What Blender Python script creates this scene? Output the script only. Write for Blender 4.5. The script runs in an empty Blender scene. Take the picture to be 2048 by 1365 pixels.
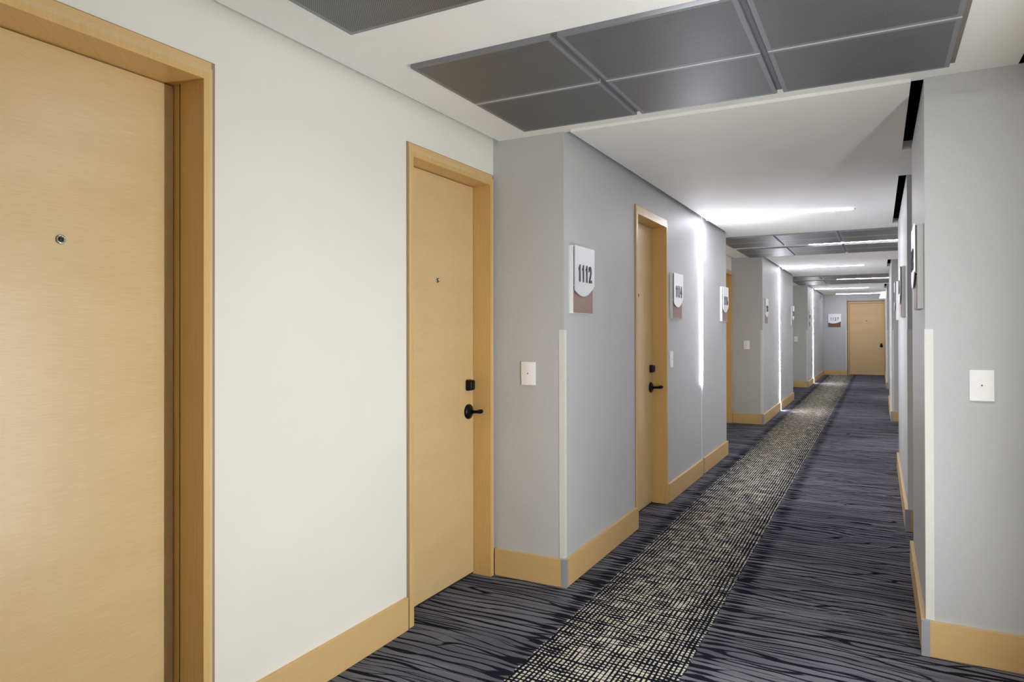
import bpy, bmesh, math, random
from mathutils import Vector, Matrix, Euler

random.seed(7)
sc = bpy.context.scene
COL = sc.collection

# ------------------------------------------------------------------ camera
cam_d = bpy.data.cameras.new('camera')
cam_d.sensor_fit = 'HORIZONTAL'
cam_d.sensor_width = 36.0
cam_d.lens = 1381.4 * 36.0 / 2048.0
cam_d.shift_y = -(682.5 - 654.55) / 2048.0
cam_d.clip_start = 0.02
cam = bpy.data.objects.new('camera', cam_d)
COL.objects.link(cam)
cam.location = (0.0, 0.0, 1.30)
cam.matrix_world = (Matrix.Translation((0, 0, 1.30)) @ Matrix.Rotation(math.radians(27.948), 4, 'Z')
                    @ Matrix.Rotation(math.radians(90) + 0.00496, 4, 'X') @ Matrix.Rotation(-0.00169, 4, 'Z'))
sc.camera = cam

# ------------------------------------------------------------------ world, light levels, exposure
w = bpy.data.worlds.new('world')
sc.world = w
w.use_nodes = True
w.node_tree.nodes['Background'].inputs[0].default_value = (0.5, 0.5, 0.5, 1)
w.node_tree.nodes['Background'].inputs[1].default_value = 0.0
sc.view_settings.view_transform = 'Standard'
sc.view_settings.look = 'None'
sc.view_settings.gamma = 1.0
sc.view_settings.exposure = 0.0
sc.view_settings.use_curve_mapping = False
sc.cycles.use_denoising = True
sc.cycles.max_bounces = 14
sc.cycles.diffuse_bounces = 10
sc.cycles.glossy_bounces = 4

PIER_LED = (0.91, 0.905, 1.0)      # cooler white of the pier lights
BAY_LED = (0.95, 0.975, 1.0)       # warmer white of the alcove lights
PIER_POWER = 100.0
NEAR_PIER_POWER = 128.0           # the half-height light past sign 1114
FAR_PIER_POWER = 92.0             # the lights at the corridor end
BAY_POWER = 52.0                  # alcoves further down the corridor
NEAR_BAY_POWER = 205.0            # the alcove beside the camera

# ------------------------------------------------------------------ material helpers
def srgb(r, g, b):
    def f(c):
        c /= 255.0
        return c / 12.92 if c <= 0.04045 else ((c + 0.055) / 1.055) ** 2.4
    return (f(r), f(g), f(b), 1.0)

class NT:
    def __init__(self, name):
        self.m = bpy.data.materials.new(name)
        self.m.use_nodes = True
        self.t = self.m.node_tree
        self.b = self.t.nodes['Principled BSDF']
    def n(self, kind, **kw):
        nd = self.t.nodes.new(kind)
        for k, v in kw.items():
            setattr(nd, k, v)
        return nd
    def set(self, sock, v):
        if isinstance(v, bpy.types.NodeSocket):
            self.t.links.new(v, sock)
        else:
            sock.default_value = v
    def math(self, op, a, b=None, c=None):
        nd = self.n('ShaderNodeMath', operation=op)
        self.set(nd.inputs[0], a)
        if b is not None: self.set(nd.inputs[1], b)
        if c is not None: self.set(nd.inputs[2], c)
        return nd.outputs[0]
    def comb(self, x, y, z=0.0):
        nd = self.n('ShaderNodeCombineXYZ')
        self.set(nd.inputs[0], x); self.set(nd.inputs[1], y); self.set(nd.inputs[2], z)
        return nd.outputs[0]
    def noise(self, vec, scale=1.0, detail=2.0, rough=0.5):
        nd = self.n('ShaderNodeTexNoise')
        self.set(nd.inputs['Vector'], vec)
        nd.inputs['Scale'].default_value = scale
        nd.inputs['Detail'].default_value = detail
        nd.inputs['Roughness'].default_value = rough
        return nd.outputs['Fac']
    def mix(self, fac, a, b):
        nd = self.n('ShaderNodeMix', data_type='RGBA')
        self.set(nd.inputs[0], fac); self.set(nd.inputs[6], a); self.set(nd.inputs[7], b)
        return nd.outputs[2]
    def ss(self, lo, hi, v):
        nd = self.n('ShaderNodeMapRange', interpolation_type='SMOOTHSTEP')
        self.set(nd.inputs[0], v); nd.inputs[1].default_value = lo; nd.inputs[2].default_value = hi
        return nd.outputs[0]
    def pos(self):
        g = self.n('ShaderNodeNewGeometry')
        s = self.n('ShaderNodeSeparateXYZ')
        self.t.links.new(g.outputs['Position'], s.inputs[0])
        return s.outputs
    def bump(self, h, strength=0.2, dist=0.001):
        nd = self.n('ShaderNodeBump')
        nd.inputs['Strength'].default_value = strength
        nd.inputs['Distance'].default_value = dist
        self.set(nd.inputs['Height'], h)
        self.t.links.new(nd.outputs[0], self.b.inputs['Normal'])
    def out(self, color=None, rough=None, metal=None, spec=None):
        if color is not None: self.set(self.b.inputs['Base Color'], color)
        if rough is not None: self.set(self.b.inputs['Roughness'], rough)
        if metal is not None: self.set(self.b.inputs['Metallic'], metal)
        if spec is not None: self.b.inputs['Specular IOR Level'].default_value = spec
        return self.m

def paint(name, col, rough=0.6, weave=0.0, spec=0.3):
    t = NT(name)
    x, y, z = t.pos()
    n = t.noise(t.comb(t.math('MULTIPLY', x, 3.0), t.math('MULTIPLY', y, 3.0), t.math('MULTIPLY', z, 3.0)), 1.0, 3.0)
    k = t.math('MULTIPLY_ADD', n, 0.06, 0.97)
    if weave:
        xy = t.math('ADD', x, y)
        wv = t.noise(t.comb(t.math('MULTIPLY', xy, 260.0), t.math('MULTIPLY', z, 40.0)), 1.0, 1.0)
        wh = t.noise(t.comb(t.math('MULTIPLY', xy, 40.0), t.math('MULTIPLY', z, 260.0)), 1.0, 1.0)
        ws = t.math('ADD', wv, wh)
        k = t.math('MULTIPLY', k, t.math('MULTIPLY_ADD', ws, weave, 1.0 - weave))
        t.bump(ws, 0.25, 0.0006)
    mx = t.n('ShaderNodeVectorMath', operation='SCALE')
    mx.inputs[0].default_value = col[:3]
    t.set(mx.inputs['Scale'], k)
    return t.out(mx.outputs[0], rough, spec=spec)

def wood(name, base, dark, horizontal=True, rough=0.38, contrast=1.0):
    t = NT(name)
    x, y, z = t.pos()
    xy = t.math('ADD', x, y)
    if horizontal:
        v = t.comb(t.math('MULTIPLY', xy, 14.0), t.math('MULTIPLY', z, 420.0))
        v2 = t.comb(t.math('MULTIPLY', xy, 1.2), t.math('MULTIPLY', z, 7.0))
    else:
        v = t.comb(t.math('MULTIPLY', xy, 120.0), t.math('MULTIPLY', z, 5.0))
        v2 = t.comb(t.math('MULTIPLY', xy, 9.0), t.math('MULTIPLY', z, 1.2))
    a = t.noise(v, 1.0, 4.0, 0.6)
    b = t.noise(v2, 1.0, 2.0)
    f = t.math('ADD', t.math('MULTIPLY', t.math('SUBTRACT', a, 0.5), 1.1 * contrast),
               t.math('MULTIPLY_ADD', b, 0.5 * contrast, 0.5 - 0.25 * contrast))
    f = t.ss(0.1, 0.9, f)
    t.bump(a, 0.08, 0.0005)
    return t.out(t.mix(f, dark, base), rough, spec=0.45)

def plain(name, col, rough=0.5, metal=0.0, spec=0.5):
    t = NT(name)
    x, y, z = t.pos()
    n = t.noise(t.comb(t.math('MULTIPLY', x, 40.0), t.math('MULTIPLY', y, 40.0), t.math('MULTIPLY', z, 40.0)), 1.0, 2.0)
    mx = t.n('ShaderNodeVectorMath', operation='SCALE')
    mx.inputs[0].default_value = col[:3]
    t.set(mx.inputs['Scale'], t.math('MULTIPLY_ADD', n, 0.08, 0.96))
    return t.out(mx.outputs[0], rough, metal, spec)

def brushed(name, col, rough=0.35):
    t = NT(name)
    x, y, z = t.pos()
    n = t.noise(t.comb(t.math('MULTIPLY', t.math('ADD', x, y), 900.0), t.math('MULTIPLY', z, 9.0)), 1.0, 2.0)
    mx = t.n('ShaderNodeVectorMath', operation='SCALE')
    mx.inputs[0].default_value = col[:3]
    t.set(mx.inputs['Scale'], t.math('MULTIPLY_ADD', n, 0.2, 0.9))
    return t.out(mx.outputs[0], rough, 0.85)

def led(name, col, power):
    t = NT(name)
    t.out((0.9, 0.9, 0.9, 1), 0.6)
    t.b.inputs['Emission Color'].default_value = (*col, 1)
    t.b.inputs['Emission Strength'].default_value = power
    return t.m

def perforated(name, col, rough, metal):
    t = NT(name)
    x, y, z = t.pos()
    p = 0.0085
    ax = t.math('DIVIDE', x, p); ay = t.math('DIVIDE', y, p)
    u = t.math('ADD', ax, ay); v = t.math('SUBTRACT', ax, ay)
    fu = t.math('SUBTRACT', t.math('FRACT', u), 0.5)
    fv = t.math('SUBTRACT', t.math('FRACT', v), 0.5)
    d = t.math('SQRT', t.math('ADD', t.math('MULTIPLY', fu, fu), t.math('MULTIPLY', fv, fv)))
    hole = t.math('SUBTRACT', 1.0, t.ss(0.27, 0.40, d))
    n = t.noise(t.comb(t.math('MULTIPLY', x, 2.0), t.math('MULTIPLY', y, 60.0)), 1.0, 2.0)
    base = t.mix(n, (col[0] * 0.9, col[1] * 0.9, col[2] * 0.9, 1), (col[0] * 1.1, col[1] * 1.1, col[2] * 1.1, 1))
    c = t.mix(t.math('MULTIPLY', hole, 0.72), base, (0.012, 0.012, 0.013, 1))
    t.bump(t.math('SUBTRACT', 1.0, hole), 0.3, 0.0008)
    return t.out(c, rough, metal, 0.5)

def carpet(name):
    t = NT(name)
    x, y, z = t.pos()
    def V(a, b, ox=0.0):
        return t.comb(t.math('MULTIPLY_ADD', x, a, ox), t.math('MULTIPLY', y, b))
    fuzz = t.math('SUBTRACT', t.noise(V(420, 420), 1.0, 1.0), 0.5)
    # field: long wandering dark threads running across the corridor
    w1 = t.noise(V(1.0, 2.6, 3.0), 1.0, 2.0, 0.5)
    w2 = t.noise(V(2.4, 9.0, 11.0), 1.0, 1.0)
    ph = t.math('ADD', t.math('ADD', t.math('MULTIPLY', y, 23.0), t.math('MULTIPLY', x, 0.9)),
                t.math('ADD', t.math('MULTIPLY', w1, 4.6), t.math('MULTIPLY', w2, 1.2)))
    tri = t.math('ABSOLUTE', t.math('SUBTRACT', t.math('FRACT', ph), 0.5))
    th = t.math('MULTIPLY_ADD', t.noise(V(1.6, 26.0, 5.0), 1.0, 2.0), 0.50, -0.13)
    # a second thinner family that crosses and merges with the first
    w3 = t.noise(V(1.2, 3.4, 23.0), 1.0, 2.0, 0.5)
    ph2 = t.math('ADD', t.math('SUBTRACT', t.math('MULTIPLY', y, 17.0), t.math('MULTIPLY', x, 1.3)), t.math('MULTIPLY', w3, 6.0))
    tri2 = t.math('ABSOLUTE', t.math('SUBTRACT', t.math('FRACT', ph2), 0.5))
    th2 = t.math('MULTIPLY_ADD', t.noise(V(1.9, 20.0, 31.0), 1.0, 2.0), 0.42, -0.14)
    # threads crowd together beside the woven runner
    dl = t.math('ABSOLUTE', t.math('SUBTRACT', x, -1.27))
    dr = t.math('ABSOLUTE', t.math('SUBTRACT', x, -0.60))
    near = t.math('SUBTRACT', 1.0, t.ss(0.0, 0.075, t.math('MINIMUM', dl, dr)))
    crowd = t.math('MULTIPLY', near, 0.13)
    la = t.math('SUBTRACT', t.math('ADD', t.math('ADD', th, crowd), t.math('MULTIPLY', fuzz, 0.18)), tri)
    lb = t.math('SUBTRACT', t.math('ADD', t.math('ADD', th2, crowd), t.math('MULTIPLY', fuzz, 0.18)), tri2)
    line = t.ss(-0.02, 0.03, t.math('MAXIMUM', la, lb))
    tone = t.ss(0.25, 0.75, t.noise(V(1.1, 8.0, 41.0), 1.0, 3.0))
    grey = t.mix(tone, (0.095, 0.095, 0.112, 1), (0.205, 0.203, 0.226, 1))
    field = t.mix(line, grey, (0.016, 0.016, 0.024, 1))
    # runner: pale dashes between dark warp and weft
    ux = t.math('ADD', t.math('DIVIDE', x, 0.0190), t.math('MULTIPLY', t.noise(V(14, 5, 2.0), 1.0, 2.0), 0.7))
    uy = t.math('ADD', t.math('DIVIDE', y, 0.0225),
                t.math('ADD', t.math('MULTIPLY', t.noise(V(9, 20, 7.0), 1.0, 2.0), 1.5), t.math('MULTIPLY', x, 3.0)))
    fx = t.math('ABSOLUTE', t.math('SUBTRACT', t.math('FRACT', ux), 0.5))
    fy = t.math('ABSOLUTE', t.math('SUBTRACT', t.math('FRACT', uy), 0.5))
    mid = t.math('SUBTRACT', 1.0, t.ss(0.10, 0.27, t.math('ABSOLUTE', t.math('ADD', x, 0.945))))
    wx = t.math('ADD', t.math('MULTIPLY_ADD', t.noise(V(24, 10, 9.0), 1.0, 2.0), 0.54, -0.02), t.math('MULTIPLY', mid, 0.05))
    wy = t.math('ADD', t.math('MULTIPLY_ADD', t.noise(V(8, 30, 19.0), 1.0, 2.0), 1.05, -0.27), t.math('MULTIPLY', mid, 0.06))
    mx_ = t.ss(-0.03, 0.06, t.math('SUBTRACT', t.math('ADD', wx, t.math('MULTIPLY', fuzz, 0.25)), fx))
    my_ = t.ss(-0.03, 0.06, t.math('SUBTRACT', t.math('ADD', wy, t.math('MULTIPLY', fuzz, 0.25)), fy))
    dash = t.math('MULTIPLY', mx_, my_)
    ctone = t.noise(V(60, 60, 3.0), 1.0, 2.0)
    pale = t.mix(ctone, (0.48, 0.45, 0.35, 1), (0.84, 0.80, 0.66, 1))
    run = t.mix(dash, (0.013, 0.013, 0.020, 1), pale)
    jag = t.math('MULTIPLY', t.math('SUBTRACT', t.noise(V(0.0, 18.0, 1.0), 1.0, 2.0), 0.5), 0.06)
    inl = t.math('GREATER_THAN', x, t.math('ADD', jag, -1.232))
    inr = t.math('LESS_THAN', x, t.math('ADD', jag, -0.655))
    c = t.mix(t.math('MULTIPLY', inl, inr), field, run)
    t.bump(t.noise(V(900, 900), 1.0, 1.0), 0.5, 0.002)
    return t.out(c, 1.0, spec=0.0)

M = {}
M['cream'] = paint('cream_paint', srgb(232, 229, 219), 0.55)
M['white'] = paint('white_ceiling_paint', srgb(238, 237, 233), 0.7)
M['grey'] = paint('grey_wallcovering', srgb(193, 194, 194), 0.5, weave=0.08)
M['black'] = plain('black_slot_shade', (0.004, 0.004, 0.005), 0.95, spec=0.0)  # painted near-black so the ceiling slots read as deep shade
M['maple'] = wood('maple_veneer_door', srgb(224, 198, 150), srgb(204, 171, 116), True, 0.33, 0.6)
M['maple_frame'] = wood('maple_frame', srgb(222, 186, 122), srgb(204, 164, 98), False, contrast=0.6)
M['maple_casing'] = wood('maple_casing', srgb(220, 192, 142), srgb(204, 172, 116), False, contrast=0.5)
M['maple_base'] = wood('maple_baseboard', srgb(222, 188, 132), srgb(204, 168, 110), True, contrast=0.6)
M['band'] = plain('taupe_edge_band', srgb(150, 132, 108), 0.6)
M['carpet'] = carpet('patterned_carpet')
M['guard'] = plain('white_corner_guard', srgb(222, 222, 214), 0.45)
M['alu'] = plain('grey_cap', srgb(170, 172, 176), 0.4, 0.2)
M['panel'] = plain('panel_border', srgb(142, 143, 148), 0.5, 0.5)
M['perf'] = perforated('perforated_metal', srgb(128, 129, 131), 0.44, 0.6)
M['tbar'] = plain('ceiling_grid_bar', srgb(120, 120, 130), 0.5, 0.3)
M['row_highlight'] = plain('pale_row_highlight', srgb(205, 206, 210), 0.4, 0.2)  # pale colour stands in for light on the panel edges
M['edge_trim'] = plain('panel_edge_trim', srgb(128, 118, 112), 0.6)
M['bronze'] = plain('dark_bronze', srgb(30, 28, 27), 0.28, 0.7)
M['steel'] = plain('polished_steel', srgb(170, 168, 162), 0.2, 1.0)
M['lens'] = plain('dark_glass', (0.01, 0.01, 0.012), 0.08)
M['sign_white'] = brushed('brushed_sign_face', srgb(238, 238, 240), 0.45)
M['sign_back'] = plain('sign_backer', srgb(242, 242, 240), 0.5)
M['sign_dark'] = plain('sign_edge', srgb(120, 118, 114), 0.5)
M['sign_wood'] = wood('sign_walnut', srgb(166, 138, 128), srgb(128, 100, 92), True, 0.5)
M['sign_brown'] = wood('sign_brown', srgb(136, 88, 66), srgb(104, 64, 46), True, 0.5)
M['ink'] = plain('charcoal_numeral', srgb(44, 44, 52), 0.5)
M['plate'] = plain('white_plastic', srgb(250, 249, 246), 0.4)
M['red'] = plain('red_lens', srgb(170, 50, 44), 0.4)
M['led_pier'] = led('led_diffuser_cool', PIER_LED, PIER_POWER)
M['led_near_pier'] = led('led_diffuser_near_pier', PIER_LED, NEAR_PIER_POWER)
M['led_far'] = led('led_diffuser_far', PIER_LED, FAR_PIER_POWER)
M['led_bay'] = led('led_diffuser_warm', BAY_LED, BAY_POWER)
M['led_near'] = led('led_diffuser_near', BAY_LED, NEAR_BAY_POWER)
M['lamp_lens'] = led('emergency_lamp_lens', (0.93, 1.0, 0.97), 1.1)
M['channel'] = plain('led_channel', srgb(225, 225, 228), 0.4)
M['gasket'] = plain('dark_gasket', srgb(40, 34, 28), 0.8)

# ------------------------------------------------------------------ mesh helpers
def box(bm, x0, x1, y0, y1, z0, z1, mi=0, bevel=0.0):
    x0, x1 = min(x0, x1), max(x0, x1); y0, y1 = min(y0, y1), max(y0, y1); z0, z1 = min(z0, z1), max(z0, z1)
    vs = [bm.verts.new((x, y, z)) for x in (x0, x1) for y in (y0, y1) for z in (z0, z1)]
    F = [(0, 1, 3, 2), (4, 6, 7, 5), (0, 4, 5, 1), (2, 3, 7, 6), (0, 2, 6, 4), (1, 5, 7, 3)]
    fs = []
    for f in F:
        fc = bm.faces.new([vs[i] for i in f]); fc.material_index = mi; fs.append(fc)
    if bevel:
        es = list({e for f in fs for e in f.edges})
        bmesh.ops.bevel(bm, geom=es, offset=bevel, segments=2, affect='EDGES', profile=0.5)

def mesh_obj(name, bm, mats, parent=None, smooth=False):
    bmesh.ops.recalc_face_normals(bm, faces=bm.faces[:])
    me = bpy.data.meshes.new(name)
    bm.to_mesh(me); bm.free()
    if not isinstance(mats, (list, tuple)): mats = [mats]
    for m in mats: me.materials.append(M[m])
    if smooth:
        for p in me.polygons: p.use_smooth = True
    o = bpy.data.objects.new(name, me)
    COL.objects.link(o)
    if parent is not None: o.parent = parent
    return o

def part(name, mat, parent, *boxes, bevel=0.0):
    bm = bmesh.new()
    for b in boxes: box(bm, *b, bevel=bevel)
    return mesh_obj(name, bm, mat, parent)

def tag(o, label, cat, group=None, kind=None):
    o['label'] = label; o['category'] = cat
    if group: o['group'] = group
    if kind: o['kind'] = kind
    return o

def empty(name, loc, rz=0.0):
    e = bpy.data.objects.new(name, None)
    e.empty_display_size = 0.1
    COL.objects.link(e)
    e.location = loc; e.rotation_euler = (0, 0, rz)
    return e

def struct(name, label, cat, mats, boxes, bevel=0.0):
    bm = bmesh.new()
    for b in boxes: box(bm, *b[:6], mi=(b[6] if len(b) > 6 else 0), bevel=bevel)
    return tag(mesh_obj(name, bm, mats), label, cat, kind='structure')

def lathe(bm, prof, seg=28, axis='x', origin=(0, 0, 0)):
    """revolve (r, h) profile about axis; h along +axis"""
    rings = []
    ox, oy, oz = origin
    for r, h in prof:
        ring = []
        for i in range(seg):
            a = 2 * math.pi * i / seg
            u, v = r * math.cos(a), r * math.sin(a)
            ring.append(bm.verts.new((ox + h, oy + u, oz + v) if axis == 'x' else (ox + u, oy + v, oz + h)))
        rings.append(ring)
    for a, b in zip(rings, rings[1:]):
        for i in range(seg):
            j = (i + 1) % seg
            bm.faces.new((a[i], a[j], b[j], b[i]))
    bm.faces.new(rings[0]); bm.faces.new(rings[-1])

def tube(bm, pts, radii, seg=14):
    """swept tube; radii are (ra, rb) pairs: lateral and vertical"""
    rings = []
    n = len(pts)
    for i, p in enumerate(pts):
        p = Vector(p)
        d = (Vector(pts[min(i + 1, n - 1)]) - Vector(pts[max(i - 1, 0)])).normalized()
        up = Vector((0, 0, 1))
        s = d.cross(up).normalized(); u = s.cross(d)
        ra, rb = radii[i]
        rings.append([bm.verts.new(p + s * ra * math.cos(2 * math.pi * k / seg) + u * rb * math.sin(2 * math.pi * k / seg)) for k in range(seg)])
    for a, b in zip(rings, rings[1:]):
        for k in range(seg):
            j = (k + 1) % seg
            bm.faces.new((a[k], a[j], b[j], b[k]))
    bm.faces.new(rings[0]); bm.faces.new(rings[-1])

# ------------------------------------------------------------------ key planes (metres)
XL, XC = -1.410, -1.823          # left pier face, left alcove face
XR, XRC = 0.165, 0.510           # right pier face, right alcove face
ZS, ZSLAB, ZTOP = 2.312, 2.298, 2.345
WT = 2.313                       # wall height
XS0, XS1 = -1.365, 0.119         # dropped slab edges
XB0, XB1 = -1.790, 0.474         # alcove soffit edges
BB, BBT = 0.140, 0.017           # baseboard height, thickness
YE = 21.95                       # end wall

# ------------------------------------------------------------------ floor and black shade sheet above the ceiling
struct('floor', 'dark carpet with wavy threads and a pale woven runner along the corridor', 'carpet', 'carpet',
       [(-2.6, 1.5, -4.0, 23.0, -0.05, 0.0)])
struct('ceiling', 'black sheet above the ceiling standing in for the shade in the slots', 'ceiling', 'black',
       [(-2.6, 1.5, -4.0, 23.0, ZTOP, ZTOP + 0.05)])

# ------------------------------------------------------------------ walls
DOOR_T = 2.07
def wall_with_openings(xa, xb, y0, y1, opens, top=2.345):
    """boxes between xa..xb from y0 to y1 leaving openings (ya, yb, ztop)"""
    out = []; y = y0
    for a, b, zt in sorted(opens):
        if zt < 99: a, b, zt = a - 0.0202, b + 0.0202, zt + 0.0202      # room for the jambs
        if a > y: out.append((xa, xb, y, a, 0, top))
        if zt < top: out.append((xa, xb, a, b, zt, top))
        y = b
    if y < y1: out.append((xa, xb, y, y1, 0, top))
    return out

SLOT = 0.026                     # half width of the recessed light slots
PL = [-2.40, 6.315, 11.88, 18.30]     # pier lights, left wall
BL = [1.965, 8.83, 15.12]             # alcove lights, right wall
def pier_slots(y):
    return (y - SLOT, y + SLOT, 99)

OB = -2.25
struct('wall_left', 'grey textured left wall pier beside the camera', 'wall', 'grey',
       wall_with_openings(OB, XL, -3.6, 0.64, [pier_slots(PL[0])]) + [(OB, XL - 0.03, PL[0] - SLOT, PL[0] + SLOT, 0, WT)])
D1, D2 = (0.735, 1.415), (2.489, 3.171)
struct('wall_left', 'cream alcove wall between the two nearest maple doors', 'wall', 'cream',
       wall_with_openings(OB, XC, 0.64, 3.222, [(*D1, DOOR_T), (*D2, DOOR_T)]) + [(OB - 0.1, OB, 0.5, 3.4, 0, WT)])
D3 = (4.412, 5.106)
struct('wall_left', 'grey textured pier with room signs 1112 1114 and 1116', 'wall', 'grey',
       wall_with_openings(OB, XL, 3.222, 7.45, [(*D3, DOOR_T), pier_slots(PL[1])])
       + [(OB, XL - 0.03, PL[1] - SLOT, PL[1] + SLOT, 0, WT), (OB, -1.75, D3[0] - 0.02, D3[1] + 0.02, 0, DOOR_T + 0.02)])
D4 = (9.285, 9.967)
struct('wall_left', 'cream alcove wall beyond the 1116 sign', 'wall', 'cream',
       wall_with_openings(OB, XC, 7.45, 10.02, [(*D4, DOOR_T)]) + [(OB - 0.1, OB, 7.4, 10.1, 0, WT)])
struct('wall_left', 'grey pier in mid corridor left with bright vertical light', 'wall', 'grey',
       wall_with_openings(OB, XL, 10.02, 13.85, [pier_slots(PL[2])]) + [(OB, XL - 0.03, PL[2] - SLOT, PL[2] + SLOT, 0, WT)])
struct('wall_left', 'cream alcove wall far down the left side', 'wall', 'cream', [(OB, XC, 13.85, 16.88, 0, ZTOP)])
struct('wall_left', 'farthest grey pier on the left before the end wall', 'wall', 'grey',
       wall_with_openings(OB, XL, 16.88, YE + 0.3, [pier_slots(PL[3])]) + [(OB, XL - 0.03, PL[3] - SLOT, PL[3] + SLOT, 0, WT)])

OR = 1.2
struct('wall_right', 'grey right wall pier beside the camera', 'wall', 'grey', [(XR, OR, -3.6, 0.64, 0, WT)])
struct('wall_right', 'cream right alcove wall beside the nearest light', 'wall', 'cream',
       wall_with_openings(XRC, OR, 0.64, 3.222, [pier_slots(BL[0])]) + [(XRC + 0.03, OR, BL[0] - SLOT, BL[0] + SLOT, 0, WT)])
struct('wall_right', 'nearest grey right pier with a large white wall plate', 'wall', 'grey', [(XR, OR, 3.222, 4.38, 0, WT)])
struct('wall_right', 'narrow recess between the two nearest right piers', 'wall', 'grey', [(0.75, OR, 4.38, 5.14, 0, WT)])
struct('wall_right', 'second grey pier on the right past the recess', 'wall', 'grey', [(XR, OR, 5.14, 7.47, 0, WT)])
struct('wall_right', 'cream right alcove wall in mid corridor', 'wall', 'cream',
       wall_with_openings(XRC, OR, 7.47, 11.2, [pier_slots(BL[1])]) + [(XRC + 0.03, OR, BL[1] - SLOT, BL[1] + SLOT, 0, WT)])
struct('wall_right', 'third grey pier on the right', 'wall', 'grey', [(XR, OR, 11.2, 13.9, 0, WT)])
struct('wall_right', 'cream right alcove wall far down the corridor', 'wall', 'cream',
       wall_with_openings(XRC, OR, 13.9, 17.3, [pier_slots(BL[2])]) + [(XRC + 0.03, OR, BL[2] - SLOT, BL[2] + SLOT, 0, WT)])
struct('wall_right', 'last grey pier on the right beside the end door', 'wall', 'grey', [(XR, OR, 17.3, YE + 0.3, 0, WT)])
struct('wall_back', 'grey wall closing the corridor behind the camera', 'wall', 'grey', [(OB, OR, -3.75, -3.6, 0, WT)])
struct('wall_end', 'blue grey end wall with the 1127 sign', 'wall', 'grey',
       [(OB, -0.80, YE, YE + 0.4, 0, WT), (-0.80, OR, YE + 0.18, YE + 0.4, 2.13, WT), (-0.80, OR, YE + 0.3, YE + 0.4, 0, 2.13)])

# ------------------------------------------------------------------ ceilings
def slab(y0, y1, slots, label, x1_full=0.9):
    """dropped slab; slots are y ranges where the right edge stands clear of the wall"""
    boxes = [(XS0, XS1, y0, y1, ZSLAB, ZTOP)]
    y = y0
    for a, b in slots:
        if a > y + 1e-4: boxes.append((XS1, x1_full, y, a, ZSLAB, ZTOP))
        y = b
    if y < y1 - 1e-4: boxes.append((XS1, x1_full, y, y1, ZSLAB, ZTOP))
    return struct('ceiling', label, 'ceiling', 'white', boxes)

slab(-3.6, 0.64, [(-3.6, 0.64)], 'dropped white ceiling directly above the camera')
slab(3.205, 7.40, [(3.205, 4.387), (5.12, 7.38)], 'dropped white ceiling with dark side slots over sign 1112')
slab(9.97, 13.75, [(11.14, 12.35)], 'second dropped white ceiling in mid corridor', 0.3)
slab(16.86, 21.60, [(17.02, 18.6)], 'third dropped white ceiling near the corridor end', 0.3)
struct('ceiling', 'shadowed ceiling strip over the end door', 'ceiling', 'white', [(XL, XR, 21.60, YE + 0.2, ZS, ZTOP)])

PX = [(-1.565, -0.982), (-0.957, -0.372), (-0.347, 0.240)]
def panel_mesh(wx, wy):
    bm = bmesh.new()
    hx, hy, t, brd = wx / 2, wy / 2, 0.016, 0.016
    z0 = -t
    o = [bm.verts.new(p) for p in ((-hx, -hy, z0), (hx, -hy, z0), (hx, hy, z0), (-hx, hy, z0))]
    i = [bm.verts.new(p) for p in ((-hx + brd, -hy + brd, z0), (hx - brd, -hy + brd, z0), (hx - brd, hy - brd, z0), (-hx + brd, hy - brd, z0))]
    u = [bm.verts.new((v.co.x, v.co.y, 0.012)) for v in o]
    for k in range(4):
        j = (k + 1) % 4
        bm.faces.new((o[k], o[j], i[j], i[k]))
        bm.faces.new((o[k], o[j], u[j], u[k]))
    bm.faces.new(u)
    f = bm.faces.new(i); f.material_index = 1
    bmesh.ops.recalc_face_normals(bm, faces=bm.faces[:])
    me = bpy.data.meshes.new('ceiling_panel')
    bm.to_mesh(me); bm.free()
    me.materials.append(M['panel']); me.materials.append(M['perf'])
    return me

def soffit(y0, y1, groups, label, x1=XB1):
    s = struct('ceiling', label, 'ceiling', 'white', [(XB0, x1, y0, y1, ZS, ZTOP)])
    for ya, yb in groups:
        ym = (ya + yb) / 2
        g = 0.006
        rows = [(ya, ym - g), (ym + g, yb)]
        for (pa, pb) in rows:
            me = {}
            for (xa, xb) in PX:
                k = round(xb - xa, 4)
                if k not in me: me[k] = panel_mesh(xb - xa, pb - pa)
                p = bpy.data.objects.new('ceiling_panel', me[k])
                COL.objects.link(p)
                p.location = ((xa + xb) / 2, (pa + pb) / 2, ZS)
                p.parent = s
        part('grid_bar', 'tbar', s, (PX[0][1] + 0.002, PX[1][0] - 0.002, ya, yb - 0.012, ZS - 0.005, ZS + 0.005))
        part('grid_bar', 'tbar', s, (PX[1][1] + 0.002, PX[2][0] - 0.002, ya, yb - 0.012, ZS - 0.005, ZS + 0.005))
        for (xa, xb) in PX:
            part('row_highlight', 'row_highlight', s, (xa, xb, ym - g + 0.001, ym + g - 0.001, ZS - 0.0165, ZS + 0.004))  # added pale strip imitating light caught by the second row's near edge
        part('edge_trim', 'edge_trim', s, (PX[2][1] + 0.001, PX[2][1] + 0.018, ya, yb - 0.01, ZS - 0.006, ZS + 0.005))
    return s

soffit(0.64, 3.24, [(0.84, 1.797), (2.132, 3.085)], 'white soffit with two rows of grey perforated panels nearest the camera')
soffit(7.40, 10.04, [(7.76, 8.71), (8.95, 9.93)], 'white soffit with grey metal panels over the second alcove')
soffit(13.75, 16.90, [(14.05, 14.96), (15.26, 16.60)], 'white soffit with grey metal panels far down the corridor')

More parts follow.
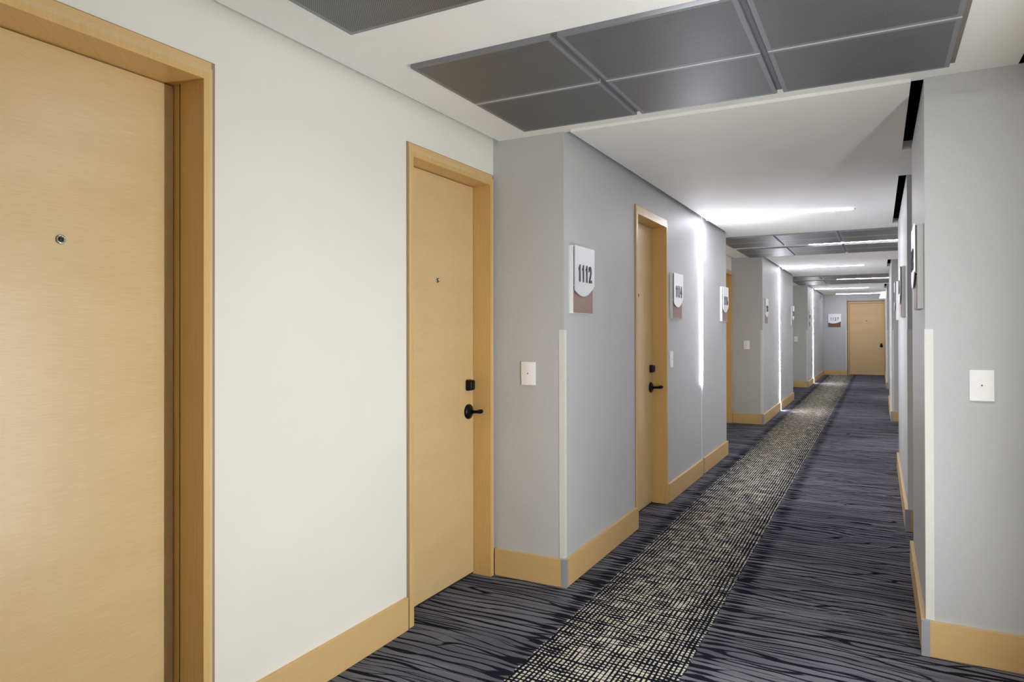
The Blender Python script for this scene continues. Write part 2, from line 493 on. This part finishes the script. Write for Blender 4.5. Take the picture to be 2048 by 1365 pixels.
# ------------------------------------------------------------------ linear lights
def linear_light(y, side, mat, label, x_in, x_edge, zc, xw, hw=0.021, z_low=0.01, z_high=None, chw=None, drop=0.0075):
    chw = chw or (0.012 if side == 'left' else 0.018)
    proud = 0.006 if side == 'left' else 0.0008      # alcove strips sit flush with the wall
    """ceiling half-width strip that turns down the wall to the floor"""
    s = 1 if side == 'right' else -1
    e = empty('linear_light', (xw, y, 0))
    def P(nm, m, *bx, bevel=0):
        return part(nm, m, e, *[(a - xw, b - xw, c - y, d - y, f, g) for a, b, c, d, f, g in bx], bevel=bevel)
    xa, xb = (x_edge, x_in)
    P('ceiling_diffuser', mat, (xa, xb, y - chw, y + chw, zc - drop, zc - 0.004), bevel=0.001)
    P('ceiling_channel', 'channel', (xa, xb, y - chw - 0.003, y + chw + 0.003, zc - 0.004, zc))
    P('end_cap', 'alu', (x_in, x_in - s * 0.012, y - chw - 0.002, y + chw + 0.002, zc - drop - 0.001, zc))
    P('end_cap', 'alu', (x_edge - s * 0.004, x_edge + s * 0.002, y - chw - 0.002, y + chw + 0.002, zc - drop - 0.001, zc))
    # wall strip stands inside a slot in the wall
    P('wall_channel', 'channel', (xw + s * 0.002, xw + s * 0.029, y - hw - 0.004, y + hw + 0.004, 0.002, zc - 0.002))
    P('wall_diffuser', mat, (xw + s * 0.002, xw - s * proud, y - hw + 0.004, y + hw - 0.004, z_low, z_high or zc - 0.022), bevel=0.003 if proud > 0.005 else 0)
    tag(e, label, 'light', 'linear corridor lights')
    return e

linear_light(PL[0], 'left', 'led_pier', 'linear light on left wall and ceiling behind the camera', -0.175, XS0, ZSLAB, XL)
linear_light(PL[1], 'left', 'led_near_pier', 'nearest visible linear light, between signs 1114 and 1116', -0.175, XS0, ZSLAB, XL, z_low=0.80)
linear_light(PL[2], 'left', 'led_pier', 'linear light on the second pier in mid corridor left', -0.190, XS0, ZSLAB, XL)
linear_light(PL[3], 'left', 'led_far', 'linear light on the farthest left pier near the end wall', -0.210, XS0, ZSLAB, XL)
linear_light(BL[0], 'right', 'led_near', 'linear light in the nearest alcove just above the frame', -0.600, XB1, ZS, XRC, z_high=1.62, chw=0.009, drop=0.006)
linear_light(BL[1], 'right', 'led_bay', 'linear light between the panels of the second alcove', -0.720, XB1, ZS, XRC)
linear_light(BL[2], 'right', 'led_bay', 'linear light between the panels of the far alcove', -0.720, XB1, ZS, XRC)
e = empty('linear_light', (0, 21.1, 0))
part('ceiling_diffuser', 'led_far', e, (-1.03, XS1, -0.014, 0.014, ZSLAB - 0.012, ZSLAB - 0.004), bevel=0.001)
part('ceiling_channel', 'channel', e, (-1.03, XS1, -0.024, 0.024, ZSLAB - 0.004, ZSLAB))
tag(e, 'last linear ceiling light in front of the end door', 'light', 'linear corridor lights')

# ------------------------------------------------------------------ doors
def hardware(parent, yk, zl, zd, face=1):
    """deadbolt box and lever on a leaf whose front is local x=0"""
    bm = bmesh.new()
    box(bm, 0, 0.034, yk - 0.028, yk + 0.028, zd - 0.030, zd + 0.030)
    for v in bm.verts:
        if v.co.x > 0.02:
            v.co.y = yk + (v.co.y - yk) * 0.78; v.co.z = zd + (v.co.z - zd) * 0.86
    bmesh.ops.bevel(bm, geom=bm.edges[:], offset=0.008, segments=3, affect='EDGES', profile=0.5)
    d = mesh_obj('deadbolt', bm, 'bronze', parent, True)
    bm = bmesh.new()
    lathe(bm, [(0.039, 0.0), (0.040, 0.006), (0.036, 0.012), (0.027, 0.017), (0.016, 0.020), (0.014, 0.022)], 32, 'x', (0, yk, zl))
    r = mesh_obj('lever_handle', bm, 'bronze', parent, True)
    bm = bmesh.new()
    tube(bm, [(0.018, yk, zl), (0.040, yk, zl), (0.052, yk - 0.003, zl + 0.001), (0.064, yk - 0.007, zl + 0.002), (0.074, yk - 0.012, zl + 0.004),
              (0.086, yk - 0.017, zl + 0.006), (0.097, yk - 0.021, zl + 0.008), (0.102, yk - 0.023, zl + 0.008)],
         [(0.010, 0.010), (0.009, 0.009), (0.009, 0.009), (0.010, 0.010), (0.011, 0.012), (0.0115, 0.012), (0.010, 0.010), (0.004, 0.004)])
    mesh_obj('grip', bm, 'bronze', r, True)

def peephole(parent, yk, z):
    bm = bmesh.new()
    lathe(bm, [(0.0125, 0.0), (0.0128, 0.003), (0.0115, 0.0045), (0.0080, 0.0045), (0.0075, 0.002)], 28, 'x', (0, yk, z))
    p = mesh_obj('peephole', bm, 'steel', parent, True)
    bm = bmesh.new()
    lathe(bm, [(0.0074, 0.0005), (0.0060, 0.0034), (0.003, 0.0044), (0.0005, 0.0047)], 20, 'x', (0, yk, z))
    mesh_obj('lens', bm, 'lens', p, True)

DN = [0]
def door(xw, y0, y1, x_leaf, label, peep=True, hw=True, gap=False, side=1):
    """door in a wall facing +x; opening y0..y1, wall face xw, leaf face x_leaf"""
    DN[0] += 1
    e = empty('door_%d' % DN[0], (x_leaf, (y0 + y1) / 2, 0))
    ox, oy = x_leaf, (y0 + y1) / 2
    def P(nm, m, *bx, bevel=0):
        return part(nm, m, e, *[(a - ox, b - ox, c - oy, d - oy, f, g) for a, b, c, d, f, g in bx], bevel=bevel)
    cw, T, zc, pr = 0.031, 2.07, 2.131, 0.012
    dep = x_leaf - 0.045
    # leaf
    P('leaf', 'maple', (x_leaf - 0.045, x_leaf, y0 + 0.003, y1 - 0.003, 0.012, T - 0.004))
    # jambs run back from the wall face, casing wraps the wall edge
    P('jamb', 'maple_frame', (dep - 0.03, xw + pr, y0 - 0.020, y0, 0, T))
    P('jamb', 'maple_frame', (dep - 0.03, xw + pr, y1, y1 + 0.020, 0, T))
    P('head_jamb', 'maple_frame', (dep - 0.03, xw + pr, y0 - 0.020, y1 + 0.020, T, T + 0.020))
    P('casing', 'maple_casing', (xw - 0.01, xw + pr, y0 - cw, y0 - 0.0202, 0, T + 0.036))
    P('casing', 'maple_casing', (xw - 0.01, xw + pr, y1 + 0.0202, y1 + cw, 0, T + 0.036))
    P('head_casing', 'maple_casing', (xw - 0.01, xw + pr, y0 - 0.020, y1 + 0.020, T + 0.0202, T + 0.036))
    P('head_band', 'maple_base', (xw - 0.01, xw + pr - 0.005, y0 - cw, y1 + cw, T + 0.0362, zc - 0.004))
    P('edge_band', 'band', (xw - 0.01, xw + 0.003, y0 - cw - 0.007, y0 - cw - 0.0002, 0, zc), (xw - 0.01, xw + 0.003, y1 + cw + 0.0002, y1 + cw + 0.016, 0, zc),
      (xw - 0.01, xw + 0.003, y0 - cw, y1 + cw, zc - 0.0038, zc))
    P('door_seal', 'gasket', (x_leaf - 0.06, x_leaf - 0.004, y1 - 0.0028, y1 - 0.0002, 0, T - 0.001), (x_leaf - 0.06, x_leaf - 0.004, y0 + 0.0002, y0 + 0.0028, 0, T - 0.001),
      (x_leaf - 0.05, x_leaf - 0.006, y0 + 0.004, y1 - 0.004, 0.0, 0.011), (x_leaf - 0.06, x_leaf - 0.045, y0, y1, 0, T))
    if gap:
        P('stop_groove', 'gasket', (x_leaf + 0.028, x_leaf + 0.030, y1 - 0.0012, y1 - 0.0001, 0, T))
    if peep: peephole(e, 0.0, 1.548)
    if hw: hardware(e, (y1 - y0) / 2 - 0.055, 0.872, 1.012)
    tag(e, label, 'door', kind='structure')
    return e

door(XC, D1[0], D1[1], -1.950, 'nearest maple door at the left edge with a steel peephole', hw=False, gap=True)
door(XC, D2[0], D2[1], -1.917, 'maple door in cream wall with black lever beside the grey corner')
door(XL, D3[0], D3[1], -1.509, 'maple door between signs 1112 and 1114')
door(XC, D4[0], D4[1], -1.917, 'maple door half hidden in the second alcove behind sign 1116', peep=False, hw=False)
# end door faces the camera: built facing +x then turned
def end_door():
    DN[0] += 1
    yl = YE + 0.27
    e = empty('door_%d' % DN[0], (-0.30, yl, 0), -math.pi / 2)
    # local x -> world -y ; local y -> world +x
    def P(nm, m, *bx): return part(nm, m, e, *bx)
    a, b, T = -0.435, 0.440, 2.06
    P('leaf', 'maple', (-0.045, 0, a, b, 0.012, T))
    P('jamb', 'maple_frame', (-0.02, 0.05, a - 0.055, a - 0.003, 0, T + 0.055))
    P('jamb', 'maple_frame', (-0.02, 0.05, b + 0.003, b + 0.024, 0, T + 0.055))
    P('head_jamb', 'maple_frame', (-0.02, 0.05, a - 0.0028, b + 0.0028, T + 0.004, T + 0.055))
    P('door_seal', 'gasket', (-0.04, -0.004, a, b, 0, 0.011), (-0.04, -0.004, a, b, T + 0.0002, T + 0.0038))
    peephole(e, 0.0, 1.56)
    hardware(e, b - 0.07, 0.84, 0.89)
    tag(e, 'maple door closing the far end of the corridor', 'door', kind='structure')
end_door()

# ------------------------------------------------------------------ baseboards, caps and corner guards
def bb(side, label, *boxes):
    return struct('baseboard_' + side, label, 'baseboard', 'maple_base', [(*b, 0.0, BB) for b in boxes], bevel=0.0015)

fL, fC, fR, fRC = XL + BBT, XC + BBT, XR - BBT, XRC - BBT
CP = 0.014
bb('left', 'maple baseboard under the cream wall between the nearest doors', (XC, fC, D1[1] + 0.046, D2[0] - 0.012 - 0.036))
yr = 3.222 - BBT
bb('left', 'maple baseboard on the grey return beside the black lever door', (XC + 0.016, XL - 0.012, yr, 3.222))
bb('left', 'maple baseboard below sign 1112', (XL, fL, 3.222 + 0.004, D3[0] - 0.028))
bb('left', 'maple baseboard below sign 1114', (XL, fL, D3[1] + 0.050, PL[1] - SLOT - 0.004))
bb('left', 'short maple baseboard below sign 1116', (XL, fL, PL[1] + SLOT + 0.012, 7.46))
bb('left', 'maple baseboard on the second grey return', (XC + 0.016, XL - 0.012, 10.02 - BBT, 10.02))
bb('left', 'maple baseboard on the second left pier before its light', (XL, fL, 10.024, PL[2] - SLOT - 0.004))
bb('left', 'maple baseboard on the second left pier after its light', (XL, fL, PL[2] + SLOT + 0.012, 13.86))
bb('left', 'maple baseboard on the third grey return', (XC + 0.002, XL - 0.012, 16.88 - BBT, 16.88))
bb('left', 'maple baseboard on the farthest left pier before its light', (XL, fL, 16.884, PL[3] - SLOT - 0.004))
bb('left', 'maple baseboard on the farthest left pier after its light', (XL, fL, PL[3] + SLOT + 0.004, YE))
bb('left', 'maple baseboard along the left wall behind the camera', (XL, fL, -3.6, PL[0] - SLOT - 0.004), (XL, fL, PL[0] + SLOT + 0.004, 0.64))
bb('left', 'maple baseboard in the second left alcove', (XC, fC, 7.45, D4[0] - 0.05))
bb('left', 'maple baseboard in the far left alcove', (XC, fC, 13.85, 16.88 - BBT))
bb('right', 'maple baseboard along the right wall behind the camera', (fR, XR, -3.6, 0.64))
bb('right', 'maple baseboard in the nearest right alcove', (fRC, XRC, 0.64, BL[0] - SLOT - 0.004), (fRC, XRC, BL[0] + SLOT + 0.004, yr))
bb('right', 'maple baseboard on the nearest right return under the wall plate', (XR + 0.010, XRC, yr, 3.222))
bb('right', 'maple baseboard along the nearest right pier', (fR, XR, 3.226, 4.39))
bb('right', 'maple baseboard on the second right return', (XR + 0.012, 0.75, 5.14 - BBT, 5.14))
bb('right', 'maple baseboard along the second right pier', (fR, XR, 5.144, 7.48))
bb('right', 'maple baseboard in the mid right alcove', (fRC, XRC, 7.47, BL[1] - SLOT - 0.004), (fRC, XRC, BL[1] + SLOT + 0.004, 11.2 - BBT))
bb('right', 'maple baseboard on the third right return', (XR + 0.012, XRC, 11.2 - BBT, 11.2))
bb('right', 'maple baseboard along the third right pier', (fR, XR, 11.204, 13.91))
bb('right', 'maple baseboard in the far right alcove', (fRC, XRC, 13.9, BL[2] - SLOT - 0.004), (fRC, XRC, BL[2] + SLOT + 0.004, 17.3 - BBT))
bb('right', 'maple baseboard on the fourth right return', (XR + 0.012, XRC, 17.3 - BBT, 17.3))
bb('right', 'maple baseboard along the last right pier', (fR, XR, 17.304, YE))
bb('end', 'maple baseboard under the 1127 sign', (fL, -0.80, YE - BBT, YE))

TN = [0]
def corner(xw, yw, s, where, guard_top=1.303):
    """corner of a pier: s=+1 left pier (face +x), s=-1 right pier (face -x); return faces -y"""
    TN[0] += 1
    t = struct('trim_%d' % TN[0], 'grey baseboard corner cap ' + where, 'corner cap', 'alu',
               [(xw - s * 0.0118, xw + s * (BBT + 0.001), yw - BBT - 0.001, yw + 0.0035, 0, BB + 0.001)])
    TN[0] += 1
    struct('trim_%d' % TN[0], 'white corner guard strip ' + where, 'corner guard', 'guard',
           [(xw - s * 0.028, xw + s * 0.002, yw - 0.002, yw - 0.0001, BB + 0.002, guard_top), (xw + s * 0.0001, xw + s * 0.002, yw - 0.0001, yw + 0.026, BB + 0.002, guard_top)])

corner(XL, 3.222, 1, 'left of sign 1112')
corner(XR, 3.222, -1, 'on the nearest right pier')
corner(XL, 10.02, 1, 'on the second left pier')
corner(XL, 16.88, 1, 'on the farthest left pier')
corner(XR, 5.14, -1, 'on the second right pier')
corner(XR, 11.2, -1, 'on the third right pier')
corner(XR, 17.3, -1, 'on the last right pier')
TN[0] += 1
struct('trim_%d' % TN[0], 'white corner guard strip between the 1127 sign and the end door', 'corner guard', 'guard',
       [(-0.822, -0.798, YE - 0.002, YE - 0.0001, BB + 0.002, 1.30), (-0.7999, -0.798, YE - 0.0001, YE + 0.026, BB + 0.002, 1.30)])

# ------------------------------------------------------------------ room signs
DIGITS = {}
def digit_mesh(ch, height, squeeze, depth):
    key = (ch, round(height, 4), round(squeeze, 4))
    if key in DIGITS: return DIGITS[key]
    if ch == '1':
        # condensed one: stem with a slanted flag
        ring = [(0.08, 0.0), (0.28, 0.0), (0.28, 1.0), (0.13, 1.0), (0.07, 0.86), (-0.12, 0.80), (-0.12, 0.68), (0.08, 0.72)]
        bm = bmesh.new()
        k = height * 0.62 * squeeze
        a = [bm.verts.new((0.0, (u - 0.08) * k, (v - 0.5) * height)) for u, v in ring]
        b = [bm.verts.new((depth, (u - 0.08) * k, (v - 0.5) * height)) for u, v in ring]
        bm.faces.new(a); bm.faces.new(b)
        for i in range(len(ring)):
            j = (i + 1) % len(ring)
            bm.faces.new((a[i], a[j], b[j], b[i]))
        bmesh.ops.recalc_face_normals(bm, faces=bm.faces[:])
        me = bpy.data.meshes.new('numeral'); bm.to_mesh(me); bm.free()
        me.materials.append(M['ink'])
        DIGITS[key] = me
        return me
    cu = bpy.data.curves.new('numeral', 'FONT')
    cu.body = ch; cu.size = 1.0; cu.extrude = 0.5; cu.resolution_u = 4; cu.offset = 0.018
    ob = bpy.data.objects.new('numeral_source', cu)
    COL.objects.link(ob)
    dg = bpy.context.evaluated_depsgraph_get(); dg.update()
    me = bpy.data.meshes.new_from_object(ob.evaluated_get(dg))
    COL.objects.unlink(ob); bpy.data.objects.remove(ob)
    xs = [v.co.x for v in me.vertices]; ys = [v.co.y for v in me.vertices]
    xm, y0, y1 = (min(xs) + max(xs)) / 2, min(ys), max(ys)
    k = height / (y1 - y0)
    for v in me.vertices:
        # reads along local +y, stands off along local +x
        v.co = (depth if v.co.z > 0 else 0.0, (v.co.x - xm) * k * squeeze * 0.84, (v.co.y - (y0 + y1) / 2) * k)
    me.materials.clear(); me.materials.append(M['ink'])
    me.name = 'numeral'
    DIGITS[key] = me
    return me

def sign(loc, rz, number, label, wd=0.275, ht=0.352, brown='sign_wood'):
    """sign facing local +x; local y is the reading direction, origin at the wall, bottom edge centre"""
    e = empty('room_sign', loc, rz)
    h2 = wd / 2
    part('backing_board', 'sign_back', e, (0.0, 0.022, -h2, h2, 0, ht), bevel=0.0012)
    part('wood_panel', brown, e, (0.0222, 0.0245, -h2 + 0.003, h2 - 0.006, 0.003, ht * 0.40))
    part('spacer', 'sign_dark', e, (0.0222, 0.0290, -h2 + 0.008, h2 - 0.008, ht * 0.42, ht - 0.004))
    # number plate: straight top and sides, swooping bottom edge
    bm = bmesh.new()
    N = 24
    pts = []
    for i in range(N + 1):
        u = -h2 + wd * i / N
        s = i / N
        # swoop: dips left of centre and climbs to the right
        pts.append((u, ht * (0.257 + 0.50 * (s - 0.40) ** 2)))
    lo = [(u, k) for u, k in pts]
    top = [(h2, ht), (-h2, ht)]
    ring = lo + top
    f0 = [bm.verts.new((0.0292, u, k)) for u, k in ring]
    f1 = [bm.verts.new((0.0335, u, k)) for u, k in ring]
    bm.faces.new(f0); bm.faces.new(f1)
    for i in range(len(ring)):
        j = (i + 1) % len(ring)
        bm.faces.new((f0[i], f0[j], f1[j], f1[i]))
    p = mesh_obj('number_plate', bm, 'sign_white', e)
    adv = {'1': 0.82, '4': 1.12}
    ws = [adv.get(c, 1.0) for c in number]
    unit = wd * 0.74 / sum(ws)
    yc = -wd * 0.37
    for c, wgt in zip(number, ws):
        n = bpy.data.objects.new('numeral', digit_mesh(c, 0.090, unit / 0.072, 0.003))
        COL.objects.link(n); n.parent = p
        n.location = (0.0336, yc + unit * wgt / 2, ht * 0.60)
        yc += unit * wgt
    tag(e, label, 'sign', 'room number signs')
    return e

ZSIGN = 1.388
sign((XL, 3.425, ZSIGN), 0, '1112', 'room sign reading 1112 on the grey pier')
sign((XL, 5.375, ZSIGN), 0, '1114', 'room sign reading 1114 beyond the grey pier door')
sign((XL, 7.265, ZSIGN), 0, '1116', 'room sign reading 1116 past the bright vertical light')
sign((XL, 10.22, ZSIGN), 0, '1118', 'room sign at the near corner of the second left pier')
sign((XL, 13.62, ZSIGN), 0, '1120', 'room sign at the far end of the second left pier')
sign((XL, 17.08, ZSIGN), 0, '1122', 'room sign at the corner of the farthest left pier')
sign((XR, 3.455, ZSIGN), math.pi, '1113', 'edge-on room sign on the nearest right pier')
sign((XR, 5.60, ZSIGN), math.pi, '1115', 'edge-on room sign on the second right pier beside the recess')
sign((XR, 7.32, ZSIGN), math.pi, '1117', 'edge-on room sign at the far end of the second right pier')
sign((-1.115, YE, ZSIGN), -math.pi / 2, '1127', 'room sign reading 1127 on the end wall', 0.335, 0.375, 'sign_brown')

# ------------------------------------------------------------------ wall plates
def wall_plate(loc, rz, label, dot='ink', wd=0.080, ht=0.120):
    """plate facing local +x, origin at its centre on the wall"""
    e = empty('wall_plate', loc, rz)
    bm = bmesh.new()
    n = 8
    rows = []
    for i in range(n + 1):
        y = -wd / 2 + wd * i / n
        b = 0.007 + 0.004 * (1 - (2 * i / n - 1) ** 2)
        rows.append([bm.verts.new(p) for p in ((0, y, -ht / 2), (b, y, -ht / 2), (b, y, ht / 2), (0, y, ht / 2))])
    for a, b in zip(rows, rows[1:]):
        for k in range(4):
            j = (k + 1) % 4
            bm.faces.new((a[k], a[j], b[j], b[k]))
    bm.faces.new(rows[0]); bm.faces.new(rows[-1])
    mesh_obj('cover', bm, 'plate', e)
    bm = bmesh.new()
    lathe(bm, [(0.0032, 0.010), (0.0032, 0.0122), (0.001, 0.0128)], 12, 'x')
    mesh_obj('indicator', bm, dot, e)
    tag(e, label, 'wall plate', 'white wall plates')
    return e

RY = -math.pi / 2
wall_plate((-1.612, 3.222, 1.076), RY, 'white wall plate with a tiny dark dot left of sign 1112', 'ink')
wall_plate((0.3525, 3.222, 1.084), RY, 'large white wall plate with red dot on the nearest right return', 'red')
wall_plate((XL, 5.262, 1.076), 0, 'edge-on white wall plate below sign 1114', 'ink')
wall_plate((-1.622, 10.02, 1.093), RY, 'white wall plate on the second grey return', 'ink')
wall_plate((-1.657, 16.88, 1.095), RY, 'tiny white wall plate on the farthest grey return', 'ink')

# ------------------------------------------------------------------ fittings at the far end
bm = bmesh.new()
box(bm, 0.0, 0.15, -0.14, 0.14, 0.0, 0.165)
for v in bm.verts:
    if v.co.z < 0.05 and v.co.x < 0.05: v.co.x += 0.0
    if v.co.z > 0.1 and v.co.x < 0.05: v.co.x += 0.055
bmesh.ops.bevel(bm, geom=bm.edges[:], offset=0.022, segments=3, affect='EDGES', profile=0.5)
o = empty('emergency_light', (XR - 0.15, 20.55, 2.12))
b = mesh_obj('housing', bm, 'lamp_lens', o, True)
part('lamp_cover', 'guard', o, (0.02, 0.13, -0.12, 0.12, -0.006, 0.006))
tag(o, 'white rounded emergency light high on the wall near the end door', 'light')
o = empty('wall_box', (XL, 20.9, 2.12))
part('housing', 'plate', o, (0.0, 0.045, -0.05, 0.05, 0, 0.13), bevel=0.01)
part('lens', 'lens', o, (0.044, 0.0475, -0.02, 0.02, 0.05, 0.09))
tag(o, 'small white box high on the left wall by the corridor end', 'wall box')
